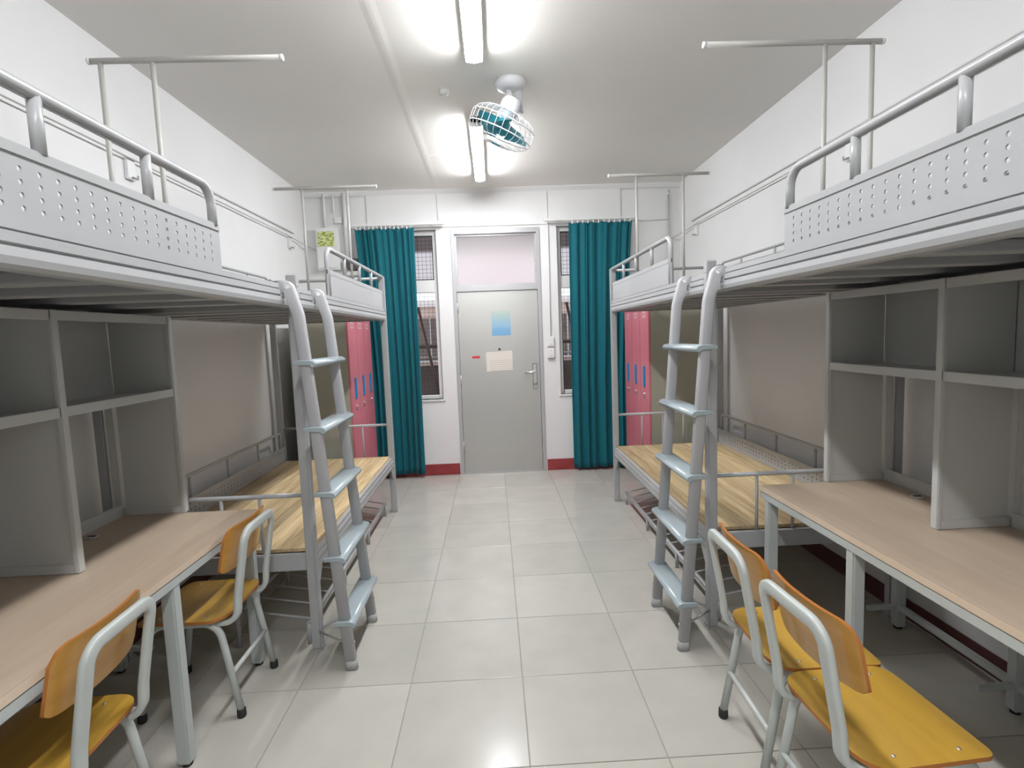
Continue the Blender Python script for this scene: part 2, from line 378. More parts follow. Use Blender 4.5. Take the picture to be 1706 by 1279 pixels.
obj('parapet', MB().box(-9.1, -.55, 12.9, 13, 2.28, 2.42).box(.25, 9.1, 12.9, 13, 2.28, 2.42), m_slab, bld)
for x in (-7.2,-5.2,-3.2,-1.55,1.0,1.75,3.4,5.4):
    wq = obj('window', MB().box(x-.3, x+.3, 12.95, 13.0, 1.0, 2.0), m_out_d, bld)
    obj('window_frame', MB().box(x-.33, x+.33, 12.93, 12.99, .95, 1.0).box(x-.015, x+.015, 12.93, 12.95, 1.0, 2.0), m_frame, wq)
for z in (-.2, .62): obj('balcony_slab', MB().box(-9, -.5, 12.3, 13, z, z+.16).box(.2, 9, 12.3, 13, z, z+.16), m_slab, bld)

# ================================================================== CEILING THINGS
def lamp(y0, y1, x, lab):
    zc = ZC; t = thing('ceiling_lamp', lab, 'lamp', (x, (y0+y1)/2, zc), 'strip lamps on the ceiling')
    obj('housing', MB().box(x-.05, x+.05, y0, y1, zc-.05, zc), m_white, t, bevel=.004)
    pr = [(.046*math.cos(q), -.030*math.sin(q)) for q in [PI*i/10 for i in range(11)]]
    obj('diffuser', MB().prism([(x+q[0], zc-.05+q[1]) for q in pr], 'Y', y0+.012, y1-.012, True), m_lamp, t)
    for e in (y0, y1-.015): obj('end_cap', MB().box(x-.046, x+.046, e, e+.012, zc-.075, zc), m_white, t, bevel=.003)
lamp(1.80, 3.12, -.105, 'lit white strip lamp on the ceiling in front of the fan')
lamp(4.02, 5.40, -.125, 'lit white strip lamp on the ceiling behind the fan')
lamp(-.75, .60, -.09, 'lit white strip lamp on the ceiling farthest from the door, behind the viewpoint')
tag(obj('ceiling_rosette', MB().lathe([(.034,0),(.034,.022),(.026,.03),(.012,.034)], (-.31,3.6,ZC), (0,0,-1)), m_white, at=(-.31,3.6,ZC)), 'small round white junction box on the ceiling beside the lamp', 'junction box')

def fan():
    o = Vector((.11, 3.50, ZC)); t = thing('orbit_fan', 'white caged fan with teal blades hanging from the ceiling', 'fan', o)
    obj('ceiling_plate', MB().lathe([(.095,0),(.10,.02),(.085,.045),(.05,.055)], o, (0,0,-1), 28), m_fanw, t)
    cen = Vector((.045, 3.48, 2.825)); ax = Vector((-.42, .16, -.90)).normalized()
    top = cen - ax*.13
    br = obj('bracket', MB().flat([o+Vector((-.012,0,-.05)), Vector((o.x+.0,3.49,2.955))], .03, .012, (1,0,0)).flat([o+Vector((.05,.02,-.05)), Vector((o.x+.055,3.51,2.93)), top+Vector((.05,.02,0))], .04, .03, (1,0,0)), m_fanw, t)
    obj('pivot_bolt', MB().lathe([(.012,0),(.012,.02)], (o.x, 3.48, 2.955), (0,-1,0), 10), m_cap, br)
    obj('motor', MB().lathe([(.02,-.19),(.05,-.18),(.062,-.15),(.062,-.10),(.05,-.07),(.03,-.05)], cen, ax, 24), m_fanw, t)
    obj('hub', MB().lathe([(.03,-.05),(.04,-.03),(.04,.03),(.02,.045)], cen, ax, 20), m_teal, t)
    a = ax.orthogonal().normalized(); b = ax.cross(a)
    for k in range(3):
        th = 2*PI*k/3 + 1.35
        def bl(u, v, th=th):
            r = .035 + .145*u; w = (.45+.40*math.sin(PI*min(1, .25+u*.6)))
            ph = th + (v-.5)*w*1.5; d = a*math.cos(ph)+b*math.sin(ph)
            return cen + d*r + ax*(.055*(v-.5)*2*(1-.2*u))
        obj('blade', MB().grid(bl, 8, 8), m_teal, t, normals=False)
    cg = MB(); R_ = .205
    def ring(r, z, w=.0022, k=6): cg.tube([cen+ax*z+(a*math.cos(q)+b*math.sin(q))*r for q in [2*PI*i/36 for i in range(36)]], w, k=k, ref=ax, closed=True)
    ring(R_, -.035, .0035); ring(R_, .035, .0035); ring(.15, -.085); ring(.10, -.095); ring(.07,-.098); ring(.15, .080); ring(.105, .092); ring(.06, .098); ring(.03,.10)
    for k in range(28):
        q = 2*PI*k/28; d = a*math.cos(q)+b*math.sin(q)
        pts = [(.03,.10),(.105,.092),(.15,.080),(.19,.058),(R_,.03),(R_+.001,0),(R_,-.03),(.19,-.062),(.15,-.085),(.07,-.098)]
        cg.tube([cen+ax*z+d*r for r, z in pts], .0014, k=5, ref=ax)
    obj('cage', cg, m_fanw, t)
    obj('front_badge', MB().lathe([(.032,.097),(.032,.104),(.02,.108)], cen, ax, 18), m_teal, t)
fan()

# ================================================================== WALL FITTINGS
def curtain(x0t, x1t, x0b, x1b, n, lab, seed, zb=.05):
    rnd = random.Random(seed); ph = [rnd.uniform(0, 6.28) for _ in range(6)]
    def fn(u, v):
        z = 2.715 - (2.715-zb)*v + .006*math.sin(u*9+ph[0])*v
        k = min(1, v*1.6)**.8
        x0 = x0t+(x0b-x0t)*k; x1 = x1t+(x1b-x1t)*k; 
        uu = u + .012*math.sin(2*PI*u*3+ph[1]+v*1.2)
        x = x0+(x1-x0)*uu
        am = .020+.018*v
        w_ = uu + .035*math.sin(2*PI*uu*1.7+ph[4])
        a2 = .55+.45*math.sin(2*PI*uu*1.3+ph[5])
        f = (.5+.5*a2)*math.sin(2*PI*n*w_+ph[2]+.5*math.sin(3*v+ph[3])) + .55*(1-a2*.6)*math.sin(2*PI*n*1.63*w_+ph[4]+v*.9) + .25*math.sin(2*PI*n*3.1*w_+ph[0])*(1-v*.5)
        return (x + .008*math.cos(2*PI*n*uu+ph[5]+v), YB-.085-am*f*.75, z - (.012*abs(math.sin(PI*n*u)) if v == 0 else 0))
    c = thing('curtain', lab, 'curtain', ((x0t+x1t)/2, YB-.085, zb), 'teal curtains at the back windows')
    o = obj('drape', MB().grid(fn, 150, 40), m_curt, c, normals=False)
    md = o.modifiers.new('thickness', 'SOLIDIFY'); md.thickness = .003
    rnd2 = n*2
    for i in range(rnd2):
        x = x0t+(x1t-x0t)*(i+.5)/rnd2
        obj('glider', MB().box(x-.006, x+.006, YB-.092, YB-.08, 2.70, 2.735), m_white, c)
curtain(-1.485, -.862, -1.40, -.868, 7, 'dark teal curtain drawn aside left of the steel door', 3, .045)
curtain(.808, 1.492, .80, 1.40, 6, 'dark teal curtain drawn aside right of the steel door', 11, .03)
# lining glimpsed behind the hem of the first curtain
for x0, x1, lab in ((-1.5, -.53, 'white curtain track above the window left of the door'), (.53, 1.52, 'white curtain track above the window right of the door')):
    t = thing('curtain_track', lab, 'curtain track', ((x0+x1)/2, YB-.085, 2.74))
    obj('track', MB().box(x0, x1, YB-.10, YB-.07, 2.735, 2.760), m_conduit, t, bevel=.003)
    for q in (.12, .5, .88):
        x = x0+(x1-x0)*q; obj('track_bracket', MB().box(x-.012, x+.012, YB-.10, YB-.012, 2.760, 2.768), m_conduit, t)

sw = thing('light_switch', 'two stacked white switch boxes on the wall right of the door', 'switch', (.572, YB, 1.38))
for z in (1.322, 1.447):
    p = obj('switch_plate', MB().box(.532, .612, YB-.03, YB, z-.058, z+.058), m_white, sw, bevel=.006)
    obj('rocker', MB().box(.557, .587, YB-.036, YB-.03, z-.035, z-.005), m_conduit, p, bevel=.002)
    obj('indicator', MB().lathe([(.004,0),(.004,.003)], (.572,YB-.03,z+.028), (0,-1,0), 8), m_cap, p)
def cable(name, pts, lab, r=.004, m=m_conduit, cat='cable'):
    o = obj(name, MB().tube(pts, r, k=8), m, at=pts[0]); tag(o, lab, cat); return o
cable('wall_cable', [(.578,YB-.017,1.505),(.578,YB-.017,3.06)], 'thin cable running up the wall from the switch boxes', .005)
cable('wall_cable', [(-.60,YB-.018,2.79),(-.605,YB-.018,3.06)], 'short thin cable on the wall over the left curtain track', .004)
# breaker box and pipes in the left corner
bx = thing('breaker_box', 'white metal breaker box with a yellow green notice in the left corner', 'electrical box', (-1.79, YB, 2.36))
obj('box_body', MB().box(-1.90, -1.66, YB-.07, YB, 2.30, 2.74), m_white, bx, bevel=.005)
obj('box_cover', MB().box(-1.89, -1.67, YB-.078, YB-.07, 2.32, 2.72), m_conduit, bx, bevel=.003)
def sticker():
    m = mat('yellow_green_notice', (.5,.55,.15), .6); tc = N(m, 'ShaderNodeTexCoord'); nz = N(m, 'ShaderNodeTexNoise'); nz.inputs['Scale'].default_value = 26; nz.inputs['Detail'].default_value = 2
    mp = N(m, 'ShaderNodeMapping'); mp.inputs['Scale'].default_value = (1,1,2.4); L(m, tc.outputs['Object'], mp.inputs[0]); L(m, mp.outputs[0], nz.inputs['Vector'])
    cr = N(m, 'ShaderNodeValToRGB'); e = cr.color_ramp.elements; e[0].position=.42; e[1].position=.56; e[0].color=(.25,.33,.03,1); e[1].color=(.68,.70,.36,1)
    L(m, nz.outputs['Fac'], cr.inputs[0]); L(m, cr.outputs[0], bsdf(m).inputs['Base Color']); return m
obj('notice', MB().box(-1.875, -1.70, YB-.081, YB-.078, 2.545, 2.70), sticker(), bx)
dv = thing('wall_device', 'dark brown rounded device on a white base left of the curtain', 'speaker', (-1.535, YB, 2.28))
obj('device_body', MB().prism([(-1.60+.13*0,2.41),(-1.60,2.33),(-1.58,2.30),(-1.55,2.285),(-1.51,2.285),(-1.48,2.30),(-1.46,2.33),(-1.46,2.41)], 'Y', YB-.09, YB), m_brown, dv, bevel=.006)
obj('device_base', MB().box(-1.62,-1.44,YB-.06,YB,2.235,2.283), m_white, dv, bevel=.006)
for x, z0, z1, r, lab in ((-1.80, 2.74, ZC, .014, 'white pipe from the breaker box up to the ceiling'), (-1.70, 2.9, ZC, .010, 'short white pipe at the ceiling beside the breaker box'),
                  (-1.585, 2.42, ZC, .022, 'thick white pipe between the breaker box and the curtain'), (-1.545, 2.42, ZC, .010, 'thin white pipe next to the thick pipe by the curtain')):
    cable('wall_pipe', [(x,YB-.027,z0),(x,YB-.027,z1-.001)], lab, r, m_conduit, 'pipe')
tag(obj('corner_socket', MB().box(-1.70,-1.62,YB-.03,YB,2.79,2.86), m_white, at=(-1.66,YB,2.79), bevel=.004), 'small white socket on the wall over the breaker box', 'socket')
cable('wall_pipe', [(1.905,YB-.02,1.95),(1.905,YB-.02,2.99)], 'thin grey pipe up the right corner of the back wall', .008, m_rod, 'pipe')
tag(obj('pipe_hook', MB().tube([(1.905,YB-.012,3.03),(1.905,YB-.045,3.03),(1.905,YB-.045,3.0)], .006, k=8), m_cap, at=(1.905,YB,3.03)), 'little dark hook above the pipe in the right corner', 'hook')
cable('wall_cable', [(1.42,YB-.012,2.72),(1.90,YB-.012,2.73)], 'thin horizontal cable between right curtain and corner pipe', .004)
# lines strung along the side walls
for s, w, side in ((-1, -XL, 'left'), (1, XR, 'right')):
    cable('wall_conduit', [(s*(w-.008), YF, 2.63), (s*(w-.008), 5.55, 2.63)], 'thin upper conduit along the %s side wall' % side, .008, m_conduit, 'conduit')
    line = thing('clothes_line', 'thin taut line on hooks along the %s side wall' % side, 'line', (s*(w-.03), 2.2, 2.57))
    obj('wire', MB().tube([(s*(w-.03), YF+.005, 2.57), (s*(w-.03), 5.35, 2.57), (s*(w-.035), 5.6, 2.555), (s*(w-.095), YB-.02, 2.52)], .0045, k=8), m_rod, line)
    for y in (.9, 3.1, 5.42):
        k = obj('hook_plate', MB().box(*sorted((s*(w-.0005), s*(w-.02))), y-.035, y+.035, 2.46, 2.58), m_white, line, bevel=.003)
        obj('hook', MB().tube([(s*(w-.015),y,2.475),(s*(w-.05),y,2.462),(s*(w-.05),y,2.48)], .006, k=8), m_cap, k)

# ------------------------------------------------------------------ papers on the door
def paper_mat(name, fn):
    m = mat(name, (.8,.8,.8), .7); tc = N(m, 'ShaderNodeTexCoord'); sp = N(m, 'ShaderNodeSeparateXYZ'); L(m, tc.outputs['Generated'], sp.inputs[0]); fn(m, sp); return m
def p_blue(m, sp):
    cr = N(m, 'ShaderNodeValToRGB'); e = cr.color_ramp.elements; e[0].position = 0; e[0].color = (.18,.38,.60,1); e[1].position = .92; e[1].color = (.46,.54,.50,1)
    for p, c in ((.3,(.21,.42,.62,1)), (.36,(.28,.47,.62,1)), (.6,(.33,.49,.58,1)), (.8,(.39,.52,.49,1))):
        q = e.new(p); q.color = c
    wv = N(m, 'ShaderNodeMath', op='MULTIPLY'); wv.inputs[1].default_value = 95; L(m, sp.outputs[2], wv.inputs[0])
    sn = N(m, 'ShaderNodeMath', op='SINE'); L(m, wv.outputs[0], sn.inputs[0]); gt = N(m, 'ShaderNodeMath', op='GREATER_THAN'); gt.inputs[1].default_value = .55; L(m, sn.outputs[0], gt.inputs[0])
    ml = N(m, 'ShaderNodeMath', op='MULTIPLY'); ml.inputs[1].default_value = .14; L(m, gt.outputs[0], ml.inputs[0])
    mx = N(m, 'ShaderNodeMix'); mx.data_type = 'RGBA'; L(m, ml.outputs[0], mx.inputs[0]); L(m, sp.outputs[2], cr.inputs[0]); L(m, cr.outputs[0], mx.inputs[6]); mx.inputs[7].default_value = (.1,.2,.3,1)
    L(m, mx.outputs[2], bsdf(m).inputs['Base Color'])
def p_white(m, sp):
    wv = N(m, 'ShaderNodeMath', op='MULTIPLY'); wv.inputs[1].default_value = 62; L(m, sp.outputs[2], wv.inputs[0])
    sn = N(m, 'ShaderNodeMath', op='SINE'); L(m, wv.outputs[0], sn.inputs[0]); gt = N(m, 'ShaderNodeMath', op='GREATER_THAN'); gt.inputs[1].default_value = .6; L(m, sn.outputs[0], gt.inputs[0])
    a = N(m, 'ShaderNodeMath', op='LESS_THAN'); a.inputs[1].default_value = .62; L(m, sp.outputs[2], a.inputs[0])
    b = N(m, 'ShaderNodeMath', op='GREATER_THAN'); b.inputs[1].default_value = .12; L(m, sp.outputs[0], b.inputs[0])
    c = N(m, 'ShaderNodeMath', op='MULTIPLY'); L(m, gt.outputs[0], c.inputs[0]); L(m, a.outputs[0], c.inputs[1])
    d = N(m, 'ShaderNodeMath', op='MULTIPLY'); L(m, c.outputs[0], d.inputs[0]); L(m, b.outputs[0], d.inputs[1])
    e = N(m, 'ShaderNodeMath', op='MULTIPLY'); e.inputs[1].default_value = .28; L(m, d.outputs[0], e.inputs[0])
    mx = N(m, 'ShaderNodeMix'); mx.data_type = 'RGBA'; L(m, e.outputs[0], mx.inputs[0]); mx.inputs[6].default_value = (.70,.66,.60,1); mx.inputs[7].default_value = (.2,.2,.2,1)
    L(m, mx.outputs[2], bsdf(m).inputs['Base Color'])
yd = YB+.012
def sheet(x0, x1, z0, z1, skew=0): 
    return MB().add([(x0,yd-.002,z0),(x1,yd-.002,z0+skew),(x1,yd-.002,z1+skew),(x0,yd-.002,z1),(x0,yd,z0),(x1,yd,z0+skew),(x1,yd,z1+skew),(x0,yd,z1)],
                    [(0,1,2,3),(7,6,5,4),(0,4,5,1),(1,5,6,2),(2,6,7,3),(3,7,4,0)])
tag(obj('poster', sheet(-.07,.138,1.535,1.81), paper_mat('blue_poster', p_blue), at=(0,yd,1.53)), 'pale green to blue poster on the upper half of the steel door', 'poster')
tag(obj('notice_sheet', sheet(-.145,.145,1.14,1.355,.012), paper_mat('white_notice', p_white), at=(0,yd,1.14)), 'white paper with faint lines of print taped on the door', 'paper')
m_rs = mat('red_sticker', (.6,.03,.05), .5)
tag(obj('sticker', sheet(-.30,-.215,1.293,1.318), m_rs, at=(-.25,yd,1.29)), 'small red strip sticker on the door left of the paper', 'sticker')
tag(obj('paper_clip_hook', MB().lathe([(.012,0),(.012,.012),(.006,.02)], (.005,yd,1.385), (0,-1,0), 12), m_black, at=(.005,yd,1.385)), 'black knob hook on the door just above the white paper', 'hook')
# ================================================================== BEDS
def bx(mb, s, u0, u1, y0, y1, z0, z1):
    x0, x1 = sorted((s*u0, s*u1)); return mb.box(x0, x1, y0, y1, z0, z1)
def rail_profile(s, u, z0, z1):
    """grooved steel side rail: face at |x| = u, seen from the aisle"""
    h = z1-z0
    P = [(0.0,1.0),(0.0,.80),(.006,.775),(.0,.75),(-.006,.735),(-.006,.52),(.002,.49),(.002,.465),(-.006,.44),(-.008,.25),(-.004,.10),(.006,.02),(.018,0.0),(.035,0.0),(.035,.06),(.03,1.0)]
    return [(s*(u+a), z0+h*b) for a, b in P]
def holes_panel(s, u, y0, y1, z0, z1, ys, zs, r, t=.004):
    """sheet with octagonal perforations"""
    mb = MB(); dy = ys[1]-ys[0]; dz = abs(zs[1]-zs[0]); zs = sorted(zs)
    a0, a1 = ys[0]-dy/2, ys[-1]+dy/2; b0, b1 = zs[0]-dz/2, zs[-1]+dz/2
    for (p, q, e, f) in ((y0,a0,z0,z1),(a1,y1,z0,z1),(a0,a1,z0,b0),(a0,a1,b1,z1)):
        if q-p > 1e-4 and f-e > 1e-4: bx(mb, s, u, u+t, p, q, e, f)
    for y in ys:
        for z in zs:
            o = [(y+r*math.cos(PI/4*k+PI/8), z+r*math.sin(PI/4*k+PI/8)) for k in range(8)]
            c = [(y+dy/2,z+dz/2),(y-dy/2,z+dz/2),(y-dy/2,z-dz/2),(y+dy/2,z-dz/2)]
            for X in (u, u+t):
                vs = [(s*X, *q) for q in o] + [(s*X, *q) for q in c]
                fs = [(8,9,2,1),(9,10,4,3),(10,11,6,5),(11,8,0,7),(8,1,0),(9,3,2),(10,5,4),(11,7,6)]
                mb.add(vs, fs)
            vs = [(s*u, *q) for q in o] + [(s*(u+t), *q) for q in o]
            mb.add(vs, [(k,(k+1)%8,8+(k+1)%8,8+k) for k in range(8)])
    return mb
UF, UB = 1.0, 1.95
def upper_deck(t, s, ya, yb, gap_end, plain):
    """upper bunk between ya and yb; gap_end: y where the guard panel stops at the ladder; the panel runs on to the other end"""
    side = MB().prism(rail_profile(s, UF-.012, 1.70, 1.80), 'Y', ya, yb); obj('front_side_rail', side, m_metal, t)
    obj('rear_side_rail', bx(MB(), s, UB-.03, UB, ya, yb, 1.70, 1.80), m_metal, t, bevel=.004)
    for y in (ya+.0, yb-.03): obj('end_beam', bx(MB(), s, UF+.03, UB-.03, y, y+.03, 1.70, 1.78), m_metal, t, bevel=.004)
    n = 7
    for i in range(1, n):
        y = ya+(yb-ya)*i/n; obj('bed_slat', bx(MB(), s, UF+.026, UB-.03, y-.045, y+.045, 1.706, 1.735), m_metal, t, bevel=.003)
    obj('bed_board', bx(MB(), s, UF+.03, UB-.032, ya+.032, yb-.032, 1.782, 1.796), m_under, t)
    # guard panel and pipe
    e0, e1 = (ya+.025, gap_end) if gap_end < (ya+yb)/2+.9 and plain is False else (gap_end, yb-.025)
    if plain:
        pn = obj('guard_panel', bx(MB(), s, UF-.008, UF+.004, e0, e1, 1.80, 1.952), m_metal, t, bevel=.003)
        obj('panel_flange', bx(MB(), s, UF-.0095, UF+.006, e0, e1, 1.925, 1.954), m_metal, pn, bevel=.002)
    else:
        ys = []; y = e1-.06
        while y > e0+.06: ys.append(y); y -= .0485
        ys = sorted(ys)
        pn = obj('guard_panel', holes_panel(s, UF-.006, e0, e1, 1.80, 1.928, ys, [1.905,1.879,1.853,1.827], .0062), m_metal, t)
        obj('panel_flange', bx(MB(), s, UF-.010, UF+.010, e0, e1, 1.928, 1.954), m_metal, pn, bevel=.003)
    zt = 2.075
    if plain: path = fillet([(s*UF,e0+.02,1.80),(s*UF,e0+.02,zt),(s*UF,e1+.03,zt)], .06, 6)
    else: path = fillet([(s*UF,e0+.02,1.95),(s*UF,e0+.02,zt),(s*UF,e1-.025,zt),(s*UF,e1-.025,1.945)], .065, 6)
    gr = obj('guard_rail', MB().tube(path, .0145, k=12), m_metal, t)
    ks = [e0+.02+(e1-e0)*q for q in (.245,.5,.745)] if plain else [1.56, 1.20, .84]
    for y in ks: obj('guard_post', MB().tube([(s*UF,y,1.95),(s*UF,y,zt)], .0135 if not plain else .011, k=10), m_metal, gr)
    # wall side guard rail
    wr = obj('wall_guard_rail', MB().tube(fillet([(s*UB,ya+.06,1.80),(s*UB,ya+.06,2.09),(s*UB,yb-.04,2.09),(s*UB,yb-.04,2.03)], .05), .010), m_metal, t)
    for i in range(1, 4): y = ya+(yb-ya)*i/4+.12; obj('guard_post', MB().tube([(s*UB,y,1.80),(s*UB,y,2.09)], .009, k=8), m_metal, wr)

def bunk(s, side):
    t = thing('bunk_bed', 'grey steel bunk bed with bare wooden lower bunk on the %s side, beside the lockers' % side, 'bed', (s*1.47, 3.66, 0), 'steel bunk beds')
    ya, yb = 2.635, 4.695
    for (u, y, z1) in ((UF, 2.61, 1.81), (UF, 4.72, 2.085), (UB, 2.61, 1.81), (UB, 4.72, 2.085)):
        w = .025 if y < 3 else .022
        p = obj('post', bx(MB(), s, u-.02, u+.02+.01, y-w, y+w, .006, z1), m_metal, t, bevel=.008)
        if y < 3 and u == UF: obj('post_cap', MB().prism([(y-.027,1.855),(y-.022,1.862),(y+.022,1.862),(y+.027,1.855),(y+.022,1.80),(y-.022,1.80)], 'X', s*(u-.020), s*(u+.026)), m_cap, p, bevel=.004)
        obj('post_foot', bx(MB(), s, u-.022, u+.032, y-w-.002, y+w+.002, 0, .012), m_cap, p)
    upper_deck(t, s, ya, yb, 3.15, True)
    er = obj('upper_end_rail', MB().tube([(s*(UF+.02),4.72,2.062),(s*(UB-.02),4.72,2.062)], .0125), m_metal, t)
    # lower bunk
    obj('lower_side_rail', MB().prism(rail_profile(s, UF-.010, .405, .495), 'Y', ya, yb), m_metal, t)
    obj('rear_side_rail', bx(MB(), s, UB-.03, UB, ya, yb, .41, .495), m_metal, t, bevel=.004)
    for y in (2.595, 4.705): obj('end_beam', bx(MB(), s, UF+.03, UB-.02, y, y+.03, .415, .498), m_metal, t, bevel=.004)
    for y in (ya, yb):
        d = 1 if y == ya else -1
        obj('gusset', MB().prism([(y,.406),(y+d*.085,.406),(y+d*.03,.33),(y,.30)], 'X', s*(UF-.008), s*(UF+.0)), m_metal, t)
    n = 12; u0, u1 = UF+.012, UB-.035; w = (u1-u0)/n
    me = None
    for i in range(n):
        a = u0+w*i
        if me is None:
            o = obj('plank', MB().box(-w/2+.0006, w/2-.0006, -1.02, 1.02, -.009, .009), m_plank, None, bevel=.0008, seg=1); me = o.data
        else: o = bpy.data.objects.new('plank', me); C.objects.link(o)
        o.parent = t; o.location = Vector((s*(a+w/2), 3.665, .503+random.uniform(-.0005,.0005))) - OFF[t.name]
    for i in range(1, 5): 
        y = ya+(yb-ya)*i/5; obj('bed_slat', bx(MB(), s, UF+.03, UB-.03, y-.02, y+.02, .455, .492), m_metal, t)
    for y in (2.622, 4.72):
        rl = obj('lower_end_rail', MB().tube([(s*(UF+.02),y,.79),(s*(UB-.02),y,.79)], .0115), m_metal, t)
        for u in (1.245, 1.432, 1.62, 1.80): obj('rail_bar', MB().tube([(s*u,y,.495),(s*u,y,.79)], .0085, k=8), m_metal, rl)
    wr = obj('lower_wall_rail', MB().tube(fillet([(s*(UB-.015),2.80,.50),(s*(UB-.015),2.80,.765),(s*(UB-.015),4.64,.765),(s*(UB-.015),4.64,.50)], .03), .011), m_metal, t)
    for y in (3.25, 3.72, 4.2): obj('rail_bar', MB().tube([(s*(UB-.015),y,.50),(s*(UB-.015),y,.765)], .008, k=8), m_metal, wr)
    ys = [2.80+.045*i for i in range(41)]
    obj('perforated_strip', holes_panel(s, UB-.034, 2.68, 4.66, .512, .632, ys, [.545,.572,.599], .0062, .003), m_metal, t)
    obj('strip_flange', bx(MB(), s, UB-.045, UB-.030, 2.68, 4.66, .628, .640), m_metal, t)
    # shoe rack under the bed
    k = thing('shoe_rack', 'low grey metal shoe rack on the floor under the %s bunk bed' % side, 'rack', (s*1.25, 3.8, 0), 'shoe racks under the bunks')
    y0, y1 = 2.66, 4.62; ua, ub = 1.065, 1.42
    for u, z in ((ua,.105),(ub,.17)): obj('long_rail', MB().flat([(s*u,y0,z),(s*u,y1,z)], .022, .022, (1,0,0)), m_metal, k)
    for y in (y0, 3.31, 3.97, y1-.01):
        for u, z in ((ua,.105),(ub,.17)): obj('leg', MB().flat([(s*u,y,0),(s*u,y,z)], .02, .02, (1,0,0)), m_metal, k)
    m_ = 13
    for i in range(m_+1):
        y = y0+.03+(y1-y0-.06)*i/m_; obj('cross_bar', MB().flat([(s*(ua-.0),y,.118),(s*(ub+.0),y,.183)], .012, .006, (0,1,0)), m_metal, k)
    return t
def loft(s, side):
    t = thing('loft_bed', 'grey steel loft bed with a perforated guard panel over the %s desk' % side, 'bed', (s*1.47, 1.55, 0), 'steel loft beds')
    for u in (UF, UB):
        p = obj('post', bx(MB(), s, u-.02, u+.03, .455, .505, .006, 2.08), m_metal, t, bevel=.008)
        obj('post_foot', bx(MB(), s, u-.022, u+.032, .453, .507, 0, .012), m_cap, p)
    upper_deck(t, s, .505, 2.585, 1.925, False)
    return t
for s, side in ((-1, 'left'), (1, 'right')): bunk(s, side); loft(s, side)

# ------------------------------------------------------------------ ladders
def ladder(s, side):
    t = thing('bed_ladder', 'grey steel ladder with five treads leaning on the %s beds' % side, 'ladder', (s*.79, 2.64, 0), 'bed ladders')
    def ul(z): return .790+.125*(z/1.55)
    for y in (2.425, 2.845):
        d = .0 
        path = fillet([(s*(UF-.012),y,1.782),(s*.957,y,1.792),(s*.920,y,1.66),(s*.790,y,.0)], [.012,.075] if False else [.05,.12], 6)
        st = obj('stringer', MB().flat(path, .036, .050, (0,1,0), .007), m_lad, t)
        obj('foot_cap', MB().flat([(s*.7895,y,.0),(s*(.7895+.003),y,.045)], .039, .055, (0,1,0), .012), m_cap, st)
        obj('hook_plate', bx(MB(), s, UF-.021, UF-.004, y-.024, y+.024, 1.738, 1.808), m_metal, st, bevel=.003)
        obj('bolt', MB().lathe([(.006,0),(.006,.004)], (s*(ul(.13)-.027), y, .13), (-s,0,0), 8), m_chrome, st)
    for z in (.235,.545,.85,1.15,1.45):
        u = ul(z); pts = []
        # tread profile in (u,z), rounded nose on the aisle side
        pr = [(u+.045,z-.012),(u+.045,z+.006),(u+.02,z+.010),(u-.03,z+.010),(u-.048,z+.004),(u-.056,z-.008),(u-.050,z-.020),(u-.036,z-.024),(u-.030,z-.014),(u+.03,z-.010)]
        tr = obj('tread', MB().prism([(s*a,b) for a,b in pr], 'Y', 2.395, 2.885, True), m_tread, t, bevel=.002, seg=1)
        obj('tread_bracket', bx(MB(), s, u-.01, u+.02, 2.442, 2.828, z-.024, z-.012), m_lad, tr)
    obj('brace_rod', MB().tube([(s*.805,2.43,.12),(s*.985,2.585,.10)], .005, k=8), m_cap, t)
    obj('brace_rod', MB().tube([(s*.805,2.84,.12),(s*.985,2.62,.10)], .005, k=8), m_cap, t)
for s, side in ((-1,'left'),(1,'right')): ladder(s, side)

# ------------------------------------------------------------------ net/clothes hangers standing on the beds
def hanger(x0, x1, px, y, lab, zt=2.68, zb=1.797):
    t = thing('hanging_rod_stand', lab, 'rod stand', (sum(px)/2, y, zb), 'T-shaped rod stands on the upper beds')
    c = obj('crossbar', MB().tube([(x0,y,zt+.009),(x1,y,zt+.009)], .0115), m_rod, t)
    for x, d in ((x0,1),(x1,-1)): obj('end_cap', MB().lathe([(.0125,0),(.0125,.012)], (x-d*.002,y,zt+.009), (d,0,0), 12), m_white, c)
    for x in px: obj('upright', MB().tube([(x,y,zb),(x,y,zt)], .0095), m_rod, t)
hanger(-1.608, -.854, (-1.562,-1.361), 2.27, 'thin T-shaped rod stand on the near left upper bed', 2.66)
hanger(.857, 1.622, (1.372,1.575), 2.31, 'thin T-shaped rod stand on the near right upper bed', 2.695)
hanger(-1.615, -.868, (-1.408,-1.085), 4.06, 'thin T-shaped rod stand on the far left upper bed', 2.645)
hanger(.825, 1.573, (1.03,1.376), 4.0, 'thin T-shaped rod stand on the far right upper bed', 2.655)

